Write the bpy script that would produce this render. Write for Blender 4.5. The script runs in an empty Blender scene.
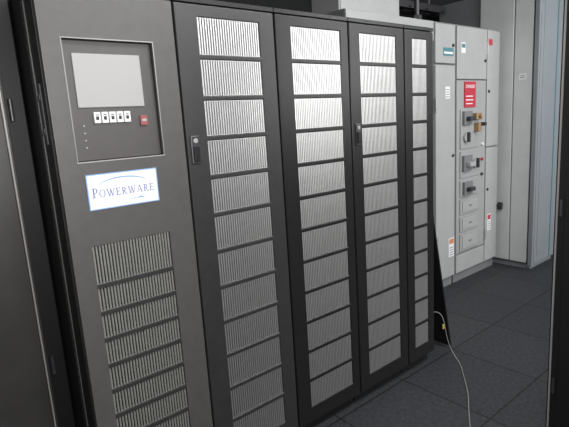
import bpy, bmesh, math, random
from mathutils import Matrix, Vector
random.seed(3)
COL = bpy.context.scene.collection

# ---------------------------------------------------------------- materials
def mat(name, col, rough=0.5, metal=0.0, noise=0.0, nscale=40.0, bump=0.0, bscale=300.0, emit=0.0, spec=0.5):
    m = bpy.data.materials.new(name); m.use_nodes = True
    nt = m.node_tree; b = nt.nodes['Principled BSDF']
    b.inputs['Base Color'].default_value = (*col, 1)
    b.inputs['Roughness'].default_value = rough
    b.inputs['Metallic'].default_value = metal
    b.inputs['Specular IOR Level'].default_value = spec
    tc = nt.nodes.new('ShaderNodeTexCoord')
    if noise > 0:
        n = nt.nodes.new('ShaderNodeTexNoise'); n.inputs['Scale'].default_value = nscale; n.inputs['Detail'].default_value = 5
        r = nt.nodes.new('ShaderNodeValToRGB')
        r.color_ramp.elements[0].position = 0.3; r.color_ramp.elements[1].position = 0.7
        r.color_ramp.elements[0].color = (*[c*(1-noise) for c in col], 1)
        r.color_ramp.elements[1].color = (*[min(1, c*(1+noise)) for c in col], 1)
        nt.links.new(tc.outputs['Object'], n.inputs['Vector'])
        nt.links.new(n.outputs['Fac'], r.inputs['Fac'])
        nt.links.new(r.outputs['Color'], b.inputs['Base Color'])
    if bump > 0:
        n2 = nt.nodes.new('ShaderNodeTexNoise'); n2.inputs['Scale'].default_value = bscale
        bp = nt.nodes.new('ShaderNodeBump'); bp.inputs['Strength'].default_value = bump; bp.inputs['Distance'].default_value = 0.002
        nt.links.new(tc.outputs['Object'], n2.inputs['Vector'])
        nt.links.new(n2.outputs['Fac'], bp.inputs['Height'])
        nt.links.new(bp.outputs['Normal'], b.inputs['Normal'])
    if emit > 0:
        b.inputs['Emission Color'].default_value = (*col, 1)
        b.inputs['Emission Strength'].default_value = emit
    return m

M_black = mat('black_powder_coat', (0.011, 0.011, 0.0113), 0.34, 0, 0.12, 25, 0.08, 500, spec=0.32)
M_black2 = mat('black_coat_painted_sheen', (0.025, 0.025, 0.025), 0.38, 0, 0.12, 25, 0.08, 500, spec=0.5)  # lit copy of the black coat, second door's sheen put into its colour
M_black1 = mat('charcoal_coat_painted_glare', (0.064, 0.062, 0.059), 0.42, 0, 0.08, 25, 0.10, 500, spec=0.55)  # black coat lightened to charcoal, glare on the first door painted in
M_body = mat('cabinet_body_black', (0.009, 0.009, 0.009), 0.5, spec=0.3)
M_grille = mat('grille_metal', (0.56, 0.56, 0.555), 0.42, 0.90, 0.05, 60)
M_grille2 = mat('grey_grille_paint', (0.21, 0.21, 0.195), 0.40, 0.3, 0.06, 60)
M_char = mat('near_black_paint', (0.030, 0.029, 0.028), 0.4, 0, 0.15, 8, 0.1, 200)
M_bezel = mat('control_bezel', (0.058, 0.054, 0.052), 0.4, 0, 0.05, 20)
M_lip = mat('pale_lip', (0.32, 0.31, 0.30), 0.35, 0.3)
M_rim = mat('dark_rim', (0.20, 0.195, 0.19), 0.3, 0.3)
M_screen = mat('screen_pale', (0.30, 0.298, 0.295), 0.35)
M_white = mat('white_plastic', (0.68, 0.68, 0.69), 0.4)
M_ink = mat('black_ink', (0.01, 0.01, 0.01), 0.5)
M_blue = mat('blue_print', (0.09, 0.14, 0.36), 0.6, spec=0.1)
M_lblue = mat('light_blue_border', (0.20, 0.34, 0.60), 0.5)
M_red = mat('red_plastic', (0.24, 0.06, 0.06), 0.4)
M_redlab = mat('red_print', (0.40, 0.02, 0.04), 0.45)
M_grey = mat('light_grey_enamel', (0.28, 0.288, 0.286), 0.38, 0, 0.04, 6)
M_grey2 = mat('pale_grey_enamel', (0.315, 0.323, 0.32), 0.38, 0, 0.04, 6)
M_grey3 = mat('mid_grey_enamel', (0.15, 0.157, 0.16), 0.4, 0, 0.05, 6)
M_grey4 = mat('side_grey_enamel', (0.50, 0.515, 0.51), 0.4, 0, 0.05, 6)
M_bluegrey = mat('blue_grey_enamel', (0.20, 0.22, 0.235), 0.45, 0, 0.05, 6)
M_brass = mat('brass', (0.34, 0.22, 0.12), 0.45, 0.5)
M_steel = mat('brushed_steel', (0.55, 0.55, 0.54), 0.3, 0.9)
M_dkplast = mat('dark_plastic', (0.03, 0.03, 0.035), 0.4)
M_orange = mat('orange_print', (0.5, 0.2, 0.08), 0.5)
M_teal = mat('teal_print', (0.05, 0.17, 0.20), 0.5)
M_yellow = mat('yellow_tip', (0.5, 0.4, 0.1), 0.4)
M_cable = mat('pale_cable', (0.27, 0.27, 0.27), 0.45)
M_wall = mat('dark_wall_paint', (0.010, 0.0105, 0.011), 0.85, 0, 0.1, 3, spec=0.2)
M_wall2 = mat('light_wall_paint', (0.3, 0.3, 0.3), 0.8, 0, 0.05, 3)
M_ceil = mat('dark_ceiling', (0.04, 0.04, 0.044), 0.9, 0, 0.1, 4)

def floor_mat():
    m = bpy.data.materials.new('dark_floor_tiles'); m.use_nodes = True
    nt = m.node_tree; b = nt.nodes['Principled BSDF']
    tc = nt.nodes.new('ShaderNodeTexCoord')
    br = nt.nodes.new('ShaderNodeTexBrick'); br.offset = 0.0; br.squash = 1.0
    br.inputs['Scale'].default_value = 1.0
    br.inputs['Brick Width'].default_value = 0.5; br.inputs['Row Height'].default_value = 0.5
    br.inputs['Mortar Size'].default_value = 0.0055; br.inputs['Mortar Smooth'].default_value = 0.4
    br.inputs['Color1'].default_value = (0.033, 0.036, 0.040, 1)
    br.inputs['Color2'].default_value = (0.027, 0.030, 0.034, 1)
    br.inputs['Mortar'].default_value = (0.010, 0.011, 0.012, 1)
    nz = nt.nodes.new('ShaderNodeTexNoise'); nz.inputs['Scale'].default_value = 45; nz.inputs['Detail'].default_value = 8; nz.inputs['Roughness'].default_value = 0.75
    nr = nt.nodes.new('ShaderNodeMapRange'); nr.inputs[1].default_value = 0.3; nr.inputs[2].default_value = 0.7; nr.inputs[3].default_value = 0.22; nr.inputs[4].default_value = 0.78
    mx = nt.nodes.new('ShaderNodeMixRGB'); mx.blend_type = 'OVERLAY'; mx.inputs['Fac'].default_value = 0.85
    bp = nt.nodes.new('ShaderNodeBump'); bp.inputs['Strength'].default_value = 0.5; bp.inputs['Distance'].default_value = 0.003
    nt.links.new(tc.outputs['Object'], br.inputs['Vector']); nt.links.new(tc.outputs['Object'], nz.inputs['Vector'])
    nt.links.new(nz.outputs['Fac'], nr.inputs[0])
    nt.links.new(br.outputs['Color'], mx.inputs['Color1']); nt.links.new(nr.outputs[0], mx.inputs['Color2'])
    nt.links.new(mx.outputs['Color'], b.inputs['Base Color'])
    nt.links.new(nz.outputs['Fac'], bp.inputs['Height']); nt.links.new(bp.outputs['Normal'], b.inputs['Normal'])
    b.inputs['Roughness'].default_value = 0.6
    b.inputs['Specular IOR Level'].default_value = 0.3
    return m
M_floor = floor_mat()

# ---------------------------------------------------------------- mesh helpers
def box(x0, x1, y0, y1, z0, z1, mi=0):
    v = [(x0,y0,z0),(x1,y0,z0),(x1,y1,z0),(x0,y1,z0),(x0,y0,z1),(x1,y0,z1),(x1,y1,z1),(x0,y1,z1)]
    f = [(0,3,2,1),(4,5,6,7),(0,1,5,4),(1,2,6,5),(2,3,7,6),(3,0,4,7)]
    return (v, f, mi)
def prism(profile, z0, z1, mi=0):
    n = len(profile)
    v = [(x,y,z0) for x,y in profile] + [(x,y,z1) for x,y in profile]
    f = [tuple(range(n))[::-1], tuple(range(n,2*n))] + [(i,(i+1)%n,n+(i+1)%n,n+i) for i in range(n)]
    return (v, f, mi)
def cyl(c, r, h, axis='y', n=20, mi=0, r2=None):
    r2 = r if r2 is None else r2
    v = []
    for k,(rr,t) in enumerate(((r,0),(r2,h))):
        for i in range(n):
            a = 2*math.pi*i/n; p, q = rr*math.cos(a), rr*math.sin(a)
            if axis=='y': v.append((c[0]+p, c[1]+t, c[2]+q))
            elif axis=='z': v.append((c[0]+p, c[1]+q, c[2]+t))
            else: v.append((c[0]+t, c[1]+p, c[2]+q))
    f = [tuple(range(n)), tuple(range(n,2*n))] + [(i,(i+1)%n,n+(i+1)%n,n+i) for i in range(n)]
    return (v, f, mi)
def grid_plate(xs, zs, holes, mi=0, y=0.0):
    v=[]; f=[]
    idx={}
    def vid(i,j):
        if (i,j) not in idx: idx[(i,j)]=len(v); v.append((xs[i],y,zs[j]))
        return idx[(i,j)]
    for i in range(len(xs)-1):
        for j in range(len(zs)-1):
            cx=(xs[i]+xs[i+1])/2; cz=(zs[j]+zs[j+1])/2
            if any(h[0]<cx<h[1] and h[2]<cz<h[3] for h in holes): continue
            f.append((vid(i,j),vid(i+1,j),vid(i+1,j+1),vid(i,j+1)))
    return (v,f,mi)
def text_geo(s, size, x, z, y, mi=0, bold=0.0, align='LEFT', sx=1.0):
    cu = bpy.data.curves.new('tmp','FONT'); cu.body = s; cu.size = size; cu.offset = bold
    cu.align_x = align; cu.resolution_u = 3
    o = bpy.data.objects.new('tmp', cu); COL.objects.link(o)
    bpy.context.view_layer.update()
    dg = bpy.context.evaluated_depsgraph_get()
    me = bpy.data.meshes.new_from_object(o.evaluated_get(dg))
    v = [(x+p.co.x*sx, y, z+p.co.y) for p in me.vertices]
    f = [tuple(p.vertices) for p in me.polygons]
    bpy.data.objects.remove(o); bpy.data.meshes.remove(me); bpy.data.curves.remove(cu)
    return (v,f,mi)
def build(name, parts, mats, parent=None, loc=(0,0,0), bevel=0.0, solid=0.0, rot=None, seg=2, smooth=False, recalc=True):
    me = bpy.data.meshes.new(name)
    V=[];F=[];MI=[]
    for v,f,mi in parts:
        o=len(V); V+=v; F+=[tuple(i+o for i in q) for q in f]; MI+=[mi]*len(f)
    me.from_pydata(V,[],F)
    if not isinstance(mats,(list,tuple)): mats=[mats]
    for m in mats: me.materials.append(m)
    for p,mi in zip(me.polygons,MI): p.material_index=mi; p.use_smooth=smooth
    me.update()
    if recalc:
        bm=bmesh.new(); bm.from_mesh(me); bmesh.ops.recalc_face_normals(bm,faces=bm.faces); bm.to_mesh(me); bm.free()
    ob=bpy.data.objects.new(name,me); COL.objects.link(ob)
    ob.location=loc
    if rot: ob.rotation_euler=rot
    if parent: ob.parent=parent
    if solid:
        s=ob.modifiers.new('solid','SOLIDIFY'); s.thickness=solid; s.offset=-1
    if bevel:
        b=ob.modifiers.new('bevel','BEVEL'); b.width=bevel; b.segments=seg; b.limit_method='ANGLE'; b.angle_limit=math.radians(40)
    return ob
def top(name, loc, label, cat, group=None):
    e=bpy.data.objects.new(name,None); e.empty_display_size=0.1; COL.objects.link(e); e.location=loc
    e['label']=label; e['category']=cat
    if group: e['group']=group
    return e
def structure(o): o['kind']='structure'; return o

# ---------------------------------------------------------------- room
X0,X1,Y0,Y1,H = -2.5, 7.9, -5.0, 1.45, 3.0
structure(build('floor',[box(X0,X1,Y0,Y1,-0.1,0)],M_floor))
structure(build('ceiling',[box(X0,X1,Y0,Y1,H,H+0.1)],M_ceil))
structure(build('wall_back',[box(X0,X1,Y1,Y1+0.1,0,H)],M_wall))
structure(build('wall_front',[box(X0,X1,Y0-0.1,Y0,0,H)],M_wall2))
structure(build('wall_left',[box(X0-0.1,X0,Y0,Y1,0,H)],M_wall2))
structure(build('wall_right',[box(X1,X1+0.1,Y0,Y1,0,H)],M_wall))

# ---------------------------------------------------------------- black cabinets
HC=1.88
def slats(w,h,pitch=0.0100):
    n=int(round(w/pitch)); p=w/n; out=[]
    for i in range(n):
        a=i*p
        out.append(prism([(a+0.10*p,0.006),(a+0.13*p,0.0006),(a+0.20*p,0.0),(a+0.66*p,0.0),(a+0.72*p,0.0006),(a+0.75*p,0.006)],0,h))
    out.append(box(0,w,0.003,0.006,0,0.002)); out.append(box(0,w,0.003,0.006,h-0.002,h))
    return out
grille_cache={}
def grille(parent,x0,x1,z0,z1,m,yo):
    w=round(x1-x0,4); h=round(z1-z0,4)
    key=(w,h,m.name)
    if key in grille_cache:
        o=grille_cache[key].copy(); COL.objects.link(o); o.parent=parent; o.location=(x0,yo,z0)
    else:
        o=build('vent_grille',slats(w,h),m,parent,(x0,yo,z0)); grille_cache[key]=o
    return o
def handle(parent,x,z):
    h=build('handle',[box(x-0.018,x+0.018,-0.006,0.002,z-0.05,z+0.05)],M_dkplast,parent,bevel=0.004)
    h['label']='black recessed paddle latch with keyhole'
    build('latch_lever',[box(x-0.011,x+0.011,-0.013,-0.005,z-0.04,z+0.012),cyl((x,-0.010,z+0.031),0.009,0.006,'y',18,1)],[M_body,M_lip],parent,bevel=0.002)
ROWS=12; ZB=0.147; ZT=1.817; PITCH=(ZT-ZB+0.018)/ROWS
def cabinet(x0,x1,vx0,vx1,label,handle_at=None,first=False,m=None):
    w=x1-x0
    e=top('power_cabinet',(x0,0,0),label,'cabinet','row of black power cabinets')
    build('body',[box(0.001,w-0.001,0.024,0.80,0.06,HC)],M_body,e,bevel=0.004)
    build('plinth',[box(0.004,w-0.004,0.05,0.79,0,0.06)],M_body,e)
    build('top_trim',[box(0.001,w-0.001,0.0,0.024,HC-0.018,HC)],M_black,e,bevel=0.002)
    g=0.004; z0=0.07; z1=HC-0.021
    holes=[]
    if not first:
        for k in range(ROWS):
            b=ZB+k*PITCH; holes.append((vx0-x0,vx1-x0,b,b+PITCH-0.018))
    else:
        holes.append((vx0-x0,vx1-x0,0.972,1.098))
        zt=0.960
        for k in range(9):
            holes.append((vx0-x0,vx1-x0,zt-0.079,zt)); zt-=0.091
    allh=list(holes)
    if first: allh.append((0.060,0.342,1.362,1.723))
    xs=sorted({g,w-g}|{h[0] for h in allh}|{h[1] for h in allh}); zs=sorted({z0,z1}|{h[2] for h in allh}|{h[3] for h in allh})
    d=build('door',[grid_plate(xs,zs,allh)],m or M_black,e,bevel=(0.0015 if first else 0.004),solid=0.02,recalc=False,seg=3)
    for h in holes: grille(d,*h,M_grille2 if first else M_grille, 0.004 if first else 0.003)
    if first:
        for a,b in zip(holes[:-1],holes[1:]):
            build('vent_divider',[box(a[0],a[1],-0.0015,0.004,b[3]-0.001,a[2]+0.001)],M_black2,d,bevel=0.001)
    if handle_at is not None: handle(d,handle_at-x0,1.368)
    return e,d
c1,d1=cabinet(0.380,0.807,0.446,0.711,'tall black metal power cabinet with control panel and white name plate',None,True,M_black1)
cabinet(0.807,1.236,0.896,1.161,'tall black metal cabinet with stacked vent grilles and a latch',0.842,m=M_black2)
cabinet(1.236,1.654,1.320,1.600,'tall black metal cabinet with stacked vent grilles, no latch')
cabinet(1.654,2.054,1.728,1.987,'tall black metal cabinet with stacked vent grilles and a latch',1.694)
cabinet(2.054,2.305,2.122,2.246,'narrow black metal cabinet with narrow vent grilles')

# control panel (local coords, origin x0 = .380)
cp=build('control_panel',[box(0.062,0.340,0.018,0.0235,1.364,1.721)],M_bezel,c1,bevel=0.0015)
cp['label']='recessed brown-grey control panel with screen and buttons'
build('panel_rim',[box(0.058,0.344,-0.0015,0.001,1.359,1.3625,1),box(0.058,0.344,-0.0015,0.001,1.7225,1.726),
   box(0.058,0.0615,-0.0015,0.001,1.3625,1.7225),box(0.3405,0.344,-0.0015,0.001,1.3625,1.7225)],[M_rim,M_lip],cp)['label']='thin metallic rim'
build('screen',[box(0.088,0.298,0.0125,0.0185,1.524,1.684)],M_screen,cp,bevel=0.002)['label']='pale grey switched-off display screen'
for i in range(5):
    bx=0.130+i*0.0238
    build('button',[box(bx,bx+0.0195,0.010,0.0182,1.477,1.510),
        box(bx+0.005,bx+0.0145,0.0096,0.0101,1.486,1.497,1),box(bx+0.005,bx+0.0145,0.0096,0.0101,1.500,1.503,1)],[M_white,M_ink],cp)
build('emergency_button',[box(0.278,0.301,0.009,0.0182,1.464,1.495),box(0.282,0.297,0.0085,0.0091,1.476,1.484,1)],[M_red,M_screen],cp,bevel=0.0015)
for i in range(4):
    build('indicator_light',[cyl((0.098,0.0155,1.470-i*0.022),0.0025,0.003,'y',12)],M_screen,cp)
# name plate -------------------------------------------------------
def arcstrip(cx,cz,r,a0,a1,t,y,mi,n=16,sq=0.35):
    v=[];f=[]
    for i in range(n+1):
        a=math.radians(a0+(a1-a0)*i/n); tt=t*math.sin(math.pi*i/n)+0.0003
        v+=[(cx+r*math.cos(a),y,cz+r*sq*math.sin(a)),(cx+r*math.cos(a),y,cz+r*sq*math.sin(a)+tt)]
    for i in range(n): f.append((2*i,2*i+2,2*i+3,2*i+1))
    return (v,f,mi)
TH,TN=0.125,0.065
def stroke(x0,z0,x1,z1,t):
    if abs(z1-z0)<1e-6: return [[(x0,z0-t/2),(x1,z0-t/2),(x1,z0+t/2),(x0,z0+t/2)]]
    return [[(x0-t/2,z0),(x0+t/2,z0),(x1+t/2,z1),(x1-t/2,z1)]]
def ring(cx,cz,rx,rz,a0,a1,n=20):
    q=[]
    for i in range(n):
        p=[]
        for a in (a0+(a1-a0)*i/n,a0+(a1-a0)*(i+1)/n):
            a=math.radians(a); c,s=math.cos(a),math.sin(a); p.append(((cx+rx*c,cz+rz*s),(cx+(rx-TH)*c,cz+(rz-TN)*s)))
        q.append([p[0][0],p[1][0],p[1][1],p[0][1]])
    return q
def P_(): return stroke(.17,0,.17,1,TH)+stroke(0,.035,.36,.035,.06)+stroke(0,.965,.3,.965,.06)+ring(.27,.72,.33,.28,-90,90)+stroke(.17,.48,.3,.48,.07)
LET={'P':(P_(),.66),'O':(ring(.45,.5,.43,.52,0,360,32),.94),
 'W':(stroke(.12,1,.38,0,TH)+stroke(.42,0,.62,.95,TN)+stroke(.58,1,.84,0,TH)+stroke(.88,0,1.1,1,TN)+stroke(0,.965,.27,.965,.06)+stroke(.46,.965,.73,.965,.06)+stroke(.98,.965,1.22,.965,.06),1.22),
 'E':(stroke(.17,0,.17,1,TH)+stroke(0,.04,.66,.04,.07)+stroke(0,.96,.62,.96,.07)+stroke(.17,.52,.5,.52,.07)+stroke(.63,0,.66,.22,.06)+stroke(.6,.8,.6,1,.06)+stroke(.5,.42,.5,.62,.05),.74),
 'R':(P_()+stroke(.36,.46,.66,0,TH)+stroke(.58,.035,.82,.035,.06),.80),
 'A':(stroke(.12,0,.42,1,TN)+stroke(.46,1,.78,0,TH)+stroke(.24,.34,.66,.34,.06)+stroke(0,.035,.26,.035,.06)+stroke(.64,.035,.94,.035,.06),.94)}
def word(x,z,y,mi):
    V=[];F=[]
    for i,ch in enumerate('POWERWARE'):
        h=0.0305 if i==0 else 0.0235
        q,w=LET[ch]; wx=h*0.93
        for poly in q:
            o=len(V); V+=[(x+px*wx,y,z+pz*h) for px,pz in poly]; F.append(tuple(range(o,o+len(poly))))
        x+=w*wx+0.0028
    return (V,F,mi),x
px0,px1,pz0,pz1=0.075,0.306,1.211,1.322
wd,xe=word(0,0,0,2)
dx=(px0+px1)/2-xe/2
wd=([(a+dx,-0.0042,c+pz0+0.038) for a,b,c in wd[0]],wd[1],2)
parts=[box(px0,px1,-0.003,0.001,pz0,pz1,1),box(px0+0.0035,px1-0.0035,-0.0036,0,pz0+0.0035,pz1-0.0035,0),wd]
parts.append(arcstrip(px0+0.114,pz0+0.064,0.088,15,165,0.0045,-0.0042,1,sq=0.32))
parts.append(box(px0+0.132,px0+0.152,-0.0042,-0.0036,pz0+0.020,pz0+0.0222,1))
parts.append(arcstrip(px0+0.167,pz0+0.015,0.015,20,160,0.005,-0.0043,1))
np_=build('name_plate',parts,[M_white,M_lblue,M_blue],c1)
np_['label']='white name plate with light blue border and dark blue lettering'
build('side_bracket',[box(-0.004,0.001,0.05,0.075,1.42,1.60),box(-0.007,-0.003,0.055,0.07,1.45,1.47),box(-0.007,-0.003,0.055,0.07,1.55,1.57)],M_dkplast,c1,bevel=0.0015)
st=[box(-0.0025,0.001,0.100,0.128,0.12,1.84,0)]
zz=0.15
while zz<1.82: st.append(box(-0.003,-0.002,0.107,0.121,zz,zz+0.014,1)); zz+=0.032
build('perforated_strip',st,[M_black1,M_ink],c1)['label']='dark grey perforated mounting strip'

# ---------------------------------------------------------------- neighbour cabinet
n=top('equipment_cabinet',(-0.62,0.235,0),'near-black metal cabinet standing beside the black cabinets','cabinet')
w=0.995
build('body',[box(0,w,0.022,0.75,0.0,1.95)],M_body,n,bevel=0.004)
build('door',[box(0.06,0.935,0.0,0.022,0.08,1.90),box(0.075,0.920,-0.004,0.0,0.10,1.88)],M_char,n,bevel=0.003)
build('edge_highlight',[box(0.922,0.9265,-0.006,0.0,0.10,1.88)],M_lip,n)  # thin pale strip stands in for a highlight on the door edge
for zz in (1.50,0.62):
    build('hinge',[cyl((0.950,0.006,zz),0.007,0.07,'z',16)],M_dkplast,n)

# ---------------------------------------------------------------- grey switchgear (front plane y = .62)
YF=0.62
GB=0.003
def latch(p,x,z): build('latch',[cyl((x,-0.008,z),0.012,0.01,'y',16),box(x-0.003,x+0.003,-0.012,-0.007,z-0.01,z+0.01)],M_dkplast,p)
s=top('switchgear_cabinet',(2.32,YF,0),'pale grey metal electrical enclosure rising behind the black cabinets','electrical cabinet','grey electrical enclosures')
build('body',[box(0,0.94,0.02,0.60,0.08,2.115)],M_grey3,s,bevel=GB)
build('door',[box(0.02,0.92,0,0.02,0.12,1.95)],M_grey2,s,bevel=GB)
build('fascia',[box(0.0,0.94,0.005,0.02,1.97,2.11)],M_grey2,s,bevel=GB)
build('plinth',[box(0.01,0.93,0.05,0.58,0,0.08)],M_grey3,s)
s=top('switchgear_cabinet',(3.265,YF,0),'narrow pale grey electrical enclosure with a tall door','electrical cabinet','grey electrical enclosures')
build('body',[box(0,0.29,0.02,0.60,0.08,2.115)],M_grey3,s,bevel=GB)
build('door',[box(0.012,0.278,0,0.02,0.09,1.80)],M_grey2,s,bevel=GB)
build('door',[box(0.012,0.278,0,0.02,1.815,2.10)],M_grey2,s,bevel=GB)
latch(s,0.245,1.1); latch(s,0.245,1.95)
build('warning_label',[box(0.19,0.265,-0.002,0,0.26,0.42,0),box(0.195,0.26,-0.0026,-0.0015,0.37,0.412,1)]+[box(0.2,0.255,-0.0026,-0.0015,0.275+0.02*i,0.28+0.02*i,2) for i in range(4)],[M_white,M_orange,M_ink],s)
build('badge',[box(0.11,0.25,-0.002,0,1.87,1.93,0),box(0.12,0.24,-0.0026,-0.0015,1.885,1.9,1)],[M_teal,M_white],s)
build('rating_label',[box(0.14,0.2,-0.002,0,1.55,1.64,0)]+[box(0.147,0.193,-0.0026,-0.0015,1.56+0.018*i,1.565+0.018*i,1) for i in range(4)],[M_white,M_ink],s)
build('hinge',[box(0.005,0.018,-0.008,0.004,1.45,1.56)],M_steel,s,bevel=0.002)
build('hinge',[box(0.005,0.018,-0.008,0.004,0.35,0.46)],M_steel,s,bevel=0.002)
build('plinth',[box(0.01,0.28,0.03,0.58,0,0.08)],M_grey3,s)
# main breaker unit
s=top('switchgear_cabinet',(3.56,YF,0),'pale grey electrical enclosure with breaker column and red label','electrical cabinet','grey electrical enclosures')
W=0.70
build('body',[box(0,W,0.02,0.60,0.08,2.115)],M_grey3,s,bevel=GB)
build('door',[box(0.012,0.47,0,0.02,1.70,2.10)],M_grey2,s,bevel=GB)
build('door',[box(0.012,0.47,0,0.02,0.09,0.245)],M_grey2,s,bevel=GB)
build('side_cover',[box(0.482,W-0.012,0,0.02,0.09,1.12)],M_grey2,s,bevel=GB)
build('side_cover',[box(0.482,W-0.012,0,0.02,1.13,2.10)],M_grey2,s,bevel=GB)
latch(s,0.51,0.75); latch(s,0.51,1.6); latch(s,0.44,1.85)
bp_=build('breaker_panel',[box(0.015,0.47,0.004,0.02,0.255,1.69)]+[box(0.06,0.36,-0.006,0.004,a,b) for a,b in ((0.27,0.42),(0.44,0.57),(0.59,0.72),(0.74,0.88),(0.90,1.12),(1.14,1.46))],M_grey,s,bevel=0.003)
for a,b in ((0.27,0.42),(0.44,0.57),(0.59,0.72)):
    build('blank_cover',[box(0.09,0.33,-0.012,-0.005,a+0.02,b-0.02),box(0.19,0.23,-0.015,-0.011,(a+b)/2-0.008,(a+b)/2+0.008,1)],[M_grey2,M_grey3],bp_,bevel=0.002)
def breaker(x,z,w_,h_,hm):
    b_=build('circuit_breaker',[box(x,x+w_,-0.03,-0.005,z,z+h_)],M_grey3,bp_,bevel=0.004)
    build('breaker_handle',[box(x+w_*0.2,x+w_*0.8,-0.07,-0.028,z+h_*0.3,z+h_*0.6)],hm,bp_,bevel=0.006)
breaker(0.08,1.335,0.12,0.11,M_dkplast)
breaker(0.08,0.955,0.13,0.13,M_grey2)
breaker(0.09,0.755,0.13,0.11,M_dkplast)
build('rotary_switch',[cyl((0.135,-0.024,1.235),0.042,0.02,'y',24),box(0.125,0.145,-0.045,-0.022,1.195,1.275,1)],[M_grey2,M_dkplast],bp_)
build('rotary_switch',[cyl((0.285,-0.024,1.01),0.042,0.02,'y',24),box(0.275,0.295,-0.045,-0.022,0.97,1.05,1)],[M_grey2,M_dkplast],bp_)
build('key_block',[box(0.24,0.33,-0.045,-0.005,1.37,1.425),cyl((0.285,-0.065,1.398),0.015,0.025,'y',18)],M_brass,bp_,bevel=0.005)['label']='tan brass interlock block'
build('key_block',[box(0.265,0.305,-0.05,-0.005,1.27,1.345)],M_brass,bp_,bevel=0.005)['label']='tan brass interlock block'
build('pull_knob',[cyl((0.39,-0.045,1.33),0.016,0.05,'y',18)],M_dkplast,bp_)
build('warning_label',[box(0.12,0.29,-0.004,0.004,1.475,1.68,0)]+[box(0.14,0.14+0.13*random.uniform(.7,1),-0.0046,-0.003,1.50+0.03*i,1.508+0.03*i,1) for i in range(3)]+[text_geo('DANGER',0.036,0.135,1.63,-0.0048,1,0.0005,sx=0.95)],[M_redlab,M_white],s)['label']='red danger label with white print'
build('warning_label',[box(0.52,0.58,-0.002,0,0.37,0.52,0),box(0.525,0.575,-0.0026,-0.0015,0.47,0.512,1)]+[box(0.53,0.57,-0.0026,-0.0015,0.385+0.02*i,0.39+0.02*i,2) for i in range(4)],[M_white,M_redlab,M_ink],s)
build('warning_label',[box(0.50,0.56,-0.002,0,1.98,2.03,0)],[M_redlab],s)
build('rating_label',[box(0.07,0.13,-0.002,0,1.90,1.98,0),box(0.075,0.125,-0.0026,-0.0015,1.94,1.97,1)],[M_white,M_teal],s)
for zz in (0.3,1.2,1.9):
    build('hinge',[box(0.472,0.484,-0.008,0.004,zz,zz+0.1)],M_steel,s,bevel=0.002)
for k in range(3):
    build('pilot_light',[cyl((0.41,-0.010,0.90+k*0.13),0.013,0.016,'y',16)],(M_dkplast,M_redlab,M_white)[k],bp_)
build('plinth',[box(0.01,W-0.01,0.03,0.58,0,0.08)],M_grey3,s)
j=top('junction_box',(2.36,0.72,2.115),'grey metal wiring trough on top of the grey enclosure','junction box')
build('body',[box(0,0.62,0,0.25,0,0.14)],M_grey,j,bevel=GB)
build('cover',[box(0.01,0.61,-0.006,0,0.01,0.13)],M_grey2,j,bevel=0.003)
c=top('conduit',(3.16,0.70,2.115),'black vertical conduit rising from the grey enclosure','pipe')
build('pipe',[cyl((0,0,0.03),0.018,H-2.115-0.04,'z',20)],M_dkplast,c,smooth=False)
build('collar',[cyl((0,0,0),0.034,0.04,'z',6)],M_dkplast,c)

# ---------------------------------------------------------------- end cabinet (faces -X at x=4.30)
s=top('electrical_cabinet',(4.30,0.31,0),'tall grey metal cabinet with flat side and blue-grey door','electrical cabinet')
build('body',[box(0.02,0.50,0.02,0.95,0.04,2.45)],M_grey3,s,bevel=0.005)
build('plinth',[box(0.03,0.48,0.03,0.94,0.0,0.04)],M_bluegrey,s)
build('side_panel',[box(0,0.02,0.052,0.205,0.06,2.44)],M_grey4,s,bevel=0.004)
build('side_panel',[box(0,0.02,0.214,0.52,0.06,2.44)],M_grey4,s,bevel=0.004)
build('side_gap_strip',[box(0.010,0.021,0.04,0.052,0.05,2.44)],M_ink,s)  # black strip in the gap between corner post and side panel
build('corner_post',[box(-0.006,0.022,0.0,0.038,0.03,2.45)],M_bluegrey,s,bevel=0.003)
build('door',[box(0.03,0.49,0.0,0.02,0.05,2.44),box(0.08,0.30,-0.004,0,0.12,2.38)],M_bluegrey,s,bevel=0.003)
build('door_trim',[box(0.345,0.358,-0.004,0,0.06,2.43)],M_teal,s)['label']='dark teal vertical trim strip'
build('handle',[box(-0.03,0.0,0.275,0.315,0.535,0.60),box(-0.045,-0.025,0.265,0.325,0.56,0.58)],M_dkplast,s,bevel=0.004)
build('rating_label',[box(-0.003,0,0.10,0.16,1.68,1.73,0),box(-0.0036,-0.002,0.11,0.15,1.695,1.70,1),box(-0.0036,-0.002,0.11,0.15,1.71,1.715,1)],[M_white,M_ink],s)

def curve(name,pts,r,m,parent):
    cu=bpy.data.curves.new(name,'CURVE'); cu.dimensions='3D'; cu.bevel_depth=r; cu.bevel_resolution=3; cu.resolution_u=10
    sp=cu.splines.new('NURBS'); sp.points.add(len(pts)-1); sp.order_u=4; sp.use_endpoint_u=True
    for p,q in zip(sp.points,pts): p.co=(*q,1)
    o=bpy.data.objects.new(name,cu); COL.objects.link(o); cu.materials.append(m)
    dg=bpy.context.evaluated_depsgraph_get(); me=bpy.data.meshes.new_from_object(o.evaluated_get(dg))
    bpy.data.objects.remove(o); ob=bpy.data.objects.new(name,me); COL.objects.link(ob); ob.parent=parent
    return ob
t=top('cable_tray',(2.9,1.16,2.36),'dark overhead cable tray holding dark cables','cable tray')
build('rail',[box(0,1.38,0,0.02,0,0.06)],M_dkplast,t,bevel=0.003)
build('rail',[box(0,1.38,0.24,0.26,0,0.06)],M_dkplast,t,bevel=0.003)
for i in range(6): build('rung',[box(0.05+i*0.25,0.08+i*0.25,0,0.26,0.005,0.02)],M_dkplast,t)
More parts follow.
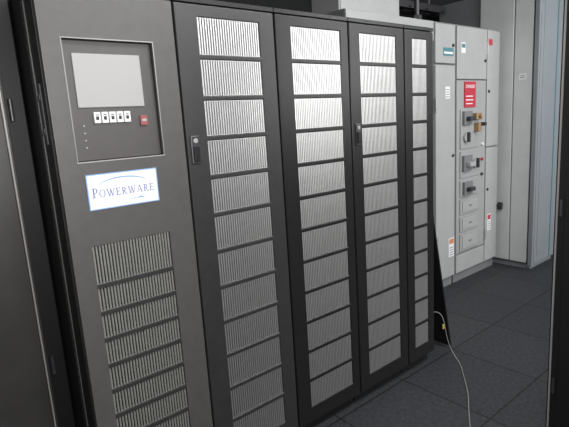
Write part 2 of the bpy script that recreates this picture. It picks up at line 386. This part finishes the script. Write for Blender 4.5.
for k,(m_) in enumerate((M_dkplast,M_bluegrey,M_dkplast,M_grey3)):
    yy=0.05+k*0.045
    curve('cable',[(0,yy,0.04),(0.4,yy+0.01,0.045),(0.8,yy-0.01,0.04),(1.37,yy,0.045)],0.013,m_,t)
for hx in (0.3,1.1): build('hanger',[box(hx,hx+0.015,0.0,0.015,0.05,H-2.36)],M_steel,t)

# distant rack
s=top('server_rack',(5.35,-0.75,0),'tall grey metal equipment rack against the wall','server rack')
build('body',[box(0.02,0.8,0,1.5,0.0,2.2)],M_grey3,s,bevel=0.005)
build('door',[box(0,0.02,0.78,1.45,0.08,2.15)],M_bluegrey,s,bevel=0.004)
build('door',[box(0,0.02,0.04,0.76,0.08,2.15)],M_bluegrey,s,bevel=0.004)
build('handle',[box(-0.03,0.0,0.80,0.83,1.0,1.2)],M_dkplast,s,bevel=0.004)

# ---------------------------------------------------------------- opposite black rack with open door
YR=-1.52
s=top('server_rack',(1.87,YR-0.86,0),'black server rack with its solid door standing open','server rack')
build('body',[box(0.0,0.60,0.0,0.86,0.03,2.10)],M_body,s,bevel=0.004)
build('plinth',[box(0.01,0.59,0.01,0.85,0.0,0.03)],M_body,s)
ya,yb=0.875,1.572
dr=build('door',[box(-0.03,0.0,ya,yb,0.05,2.08),box(-0.034,-0.03,ya+0.05,yb-0.035,0.10,2.03)],M_body,s,bevel=0.003)
build('edge_highlight',[box(-0.0335,-0.030,yb-0.012,yb-0.006,0.08,2.05)],M_lip,dr)['label']='pale grey strip painting an edge highlight'  # highlight down the open door made as a pale strip
for zz in (0.35,1.05,1.75):
    build('hinge',[cyl((-0.038,yb-0.024,zz),0.005,0.06,'z',12)],M_dkplast,dr)

# ---------------------------------------------------------------- leaning black panel + cable
ang=math.atan2(0.215,0.98)
lp=build('loose_panel',[box(-0.012,0.0,0.0,0.46,0,1.0),box(-0.008,0.004,0.02,0.44,0.02,0.98)],M_body,None,(2.545,0.035,0.001),bevel=0.003,rot=(0,-ang,0))
lp['label']='loose black metal panel leaning against the black cabinet'; lp['category']='panel'
cb=top('cable',(2.34,-0.01,0),'thin pale grey cable trailing from the black cabinet onto floor','cable')
curve('cord',[(-0.025,0.02,0.30),(-0.005,-0.015,0.31),(0.012,-0.03,0.22),(0.03,-0.03,0.12),(0.06,-0.06,0.02),(0.03,-0.12,0.004),(-0.08,-0.20,0.004),(-0.24,-0.33,0.004),(-0.38,-0.40,0.004),(-0.62,-0.56,0.004)],0.0019,M_cable,cb)
build('plug',[cyl((0.005,-0.022,0.20),0.006,0.025,'z',12)],M_yellow,cb)['label']='yellow plug'

# ---------------------------------------------------------------- lighting
def area(name,loc,target,sx,sy,e,col=(0.97,0.985,1.0)):
    l=bpy.data.lights.new(name,'AREA'); l.shape='RECTANGLE'; l.size=sx; l.size_y=sy; l.energy=e; l.color=col
    o=bpy.data.objects.new(name,l); COL.objects.link(o); o.location=loc
    d=Vector(target)-Vector(loc); o.rotation_euler=d.to_track_quat('-Z','Y').to_euler(); return o
area('grille_fill_light',(4.9,-4.9,2.35),(4.9,0,2.0),5.9,1.2,270,(0.99,0.99,1.0))  # unseen fill light added high on the front wall to brighten the upper grilles
area('ceiling_light_a',(1.8,-1.5,2.9),(1.7,-0.6,0),3.0,0.5,72,(1,0.99,0.98))
area('ceiling_light_c',(3.9,-1.3,2.9),(4.2,0.0,0.8),0.6,1.2,44,(0.97,0.985,1.0))
area('flash',(0.05,-1.62,1.62),(0.9,0,1.25),0.3,0.2,32,(1.0,0.99,0.98))
w=bpy.data.worlds.new('world'); bpy.context.scene.world=w; w.use_nodes=True
w.node_tree.nodes['Background'].inputs[0].default_value=(0.6,0.65,0.7,1); w.node_tree.nodes['Background'].inputs[1].default_value=0.3

# ---------------------------------------------------------------- camera
cam=bpy.data.cameras.new('camera'); co=bpy.data.objects.new('camera',cam); COL.objects.link(co)
right=Vector((0.768,-0.637,-0.062)).normalized(); fwd=Vector((0.618,0.764,-0.185)); fwd=(fwd-right*fwd.dot(right)).normalized()
up=right.cross(fwd)
co.matrix_world=Matrix(((right.x,up.x,-fwd.x,0.0),(right.y,up.y,-fwd.y,-1.516),(right.z,up.z,-fwd.z,1.441),(0,0,0,1)))
cam.sensor_width=36; cam.lens=479/569*36; cam.clip_start=0.02
bpy.context.scene.camera=co
bpy.context.scene.view_settings.view_transform='Standard'
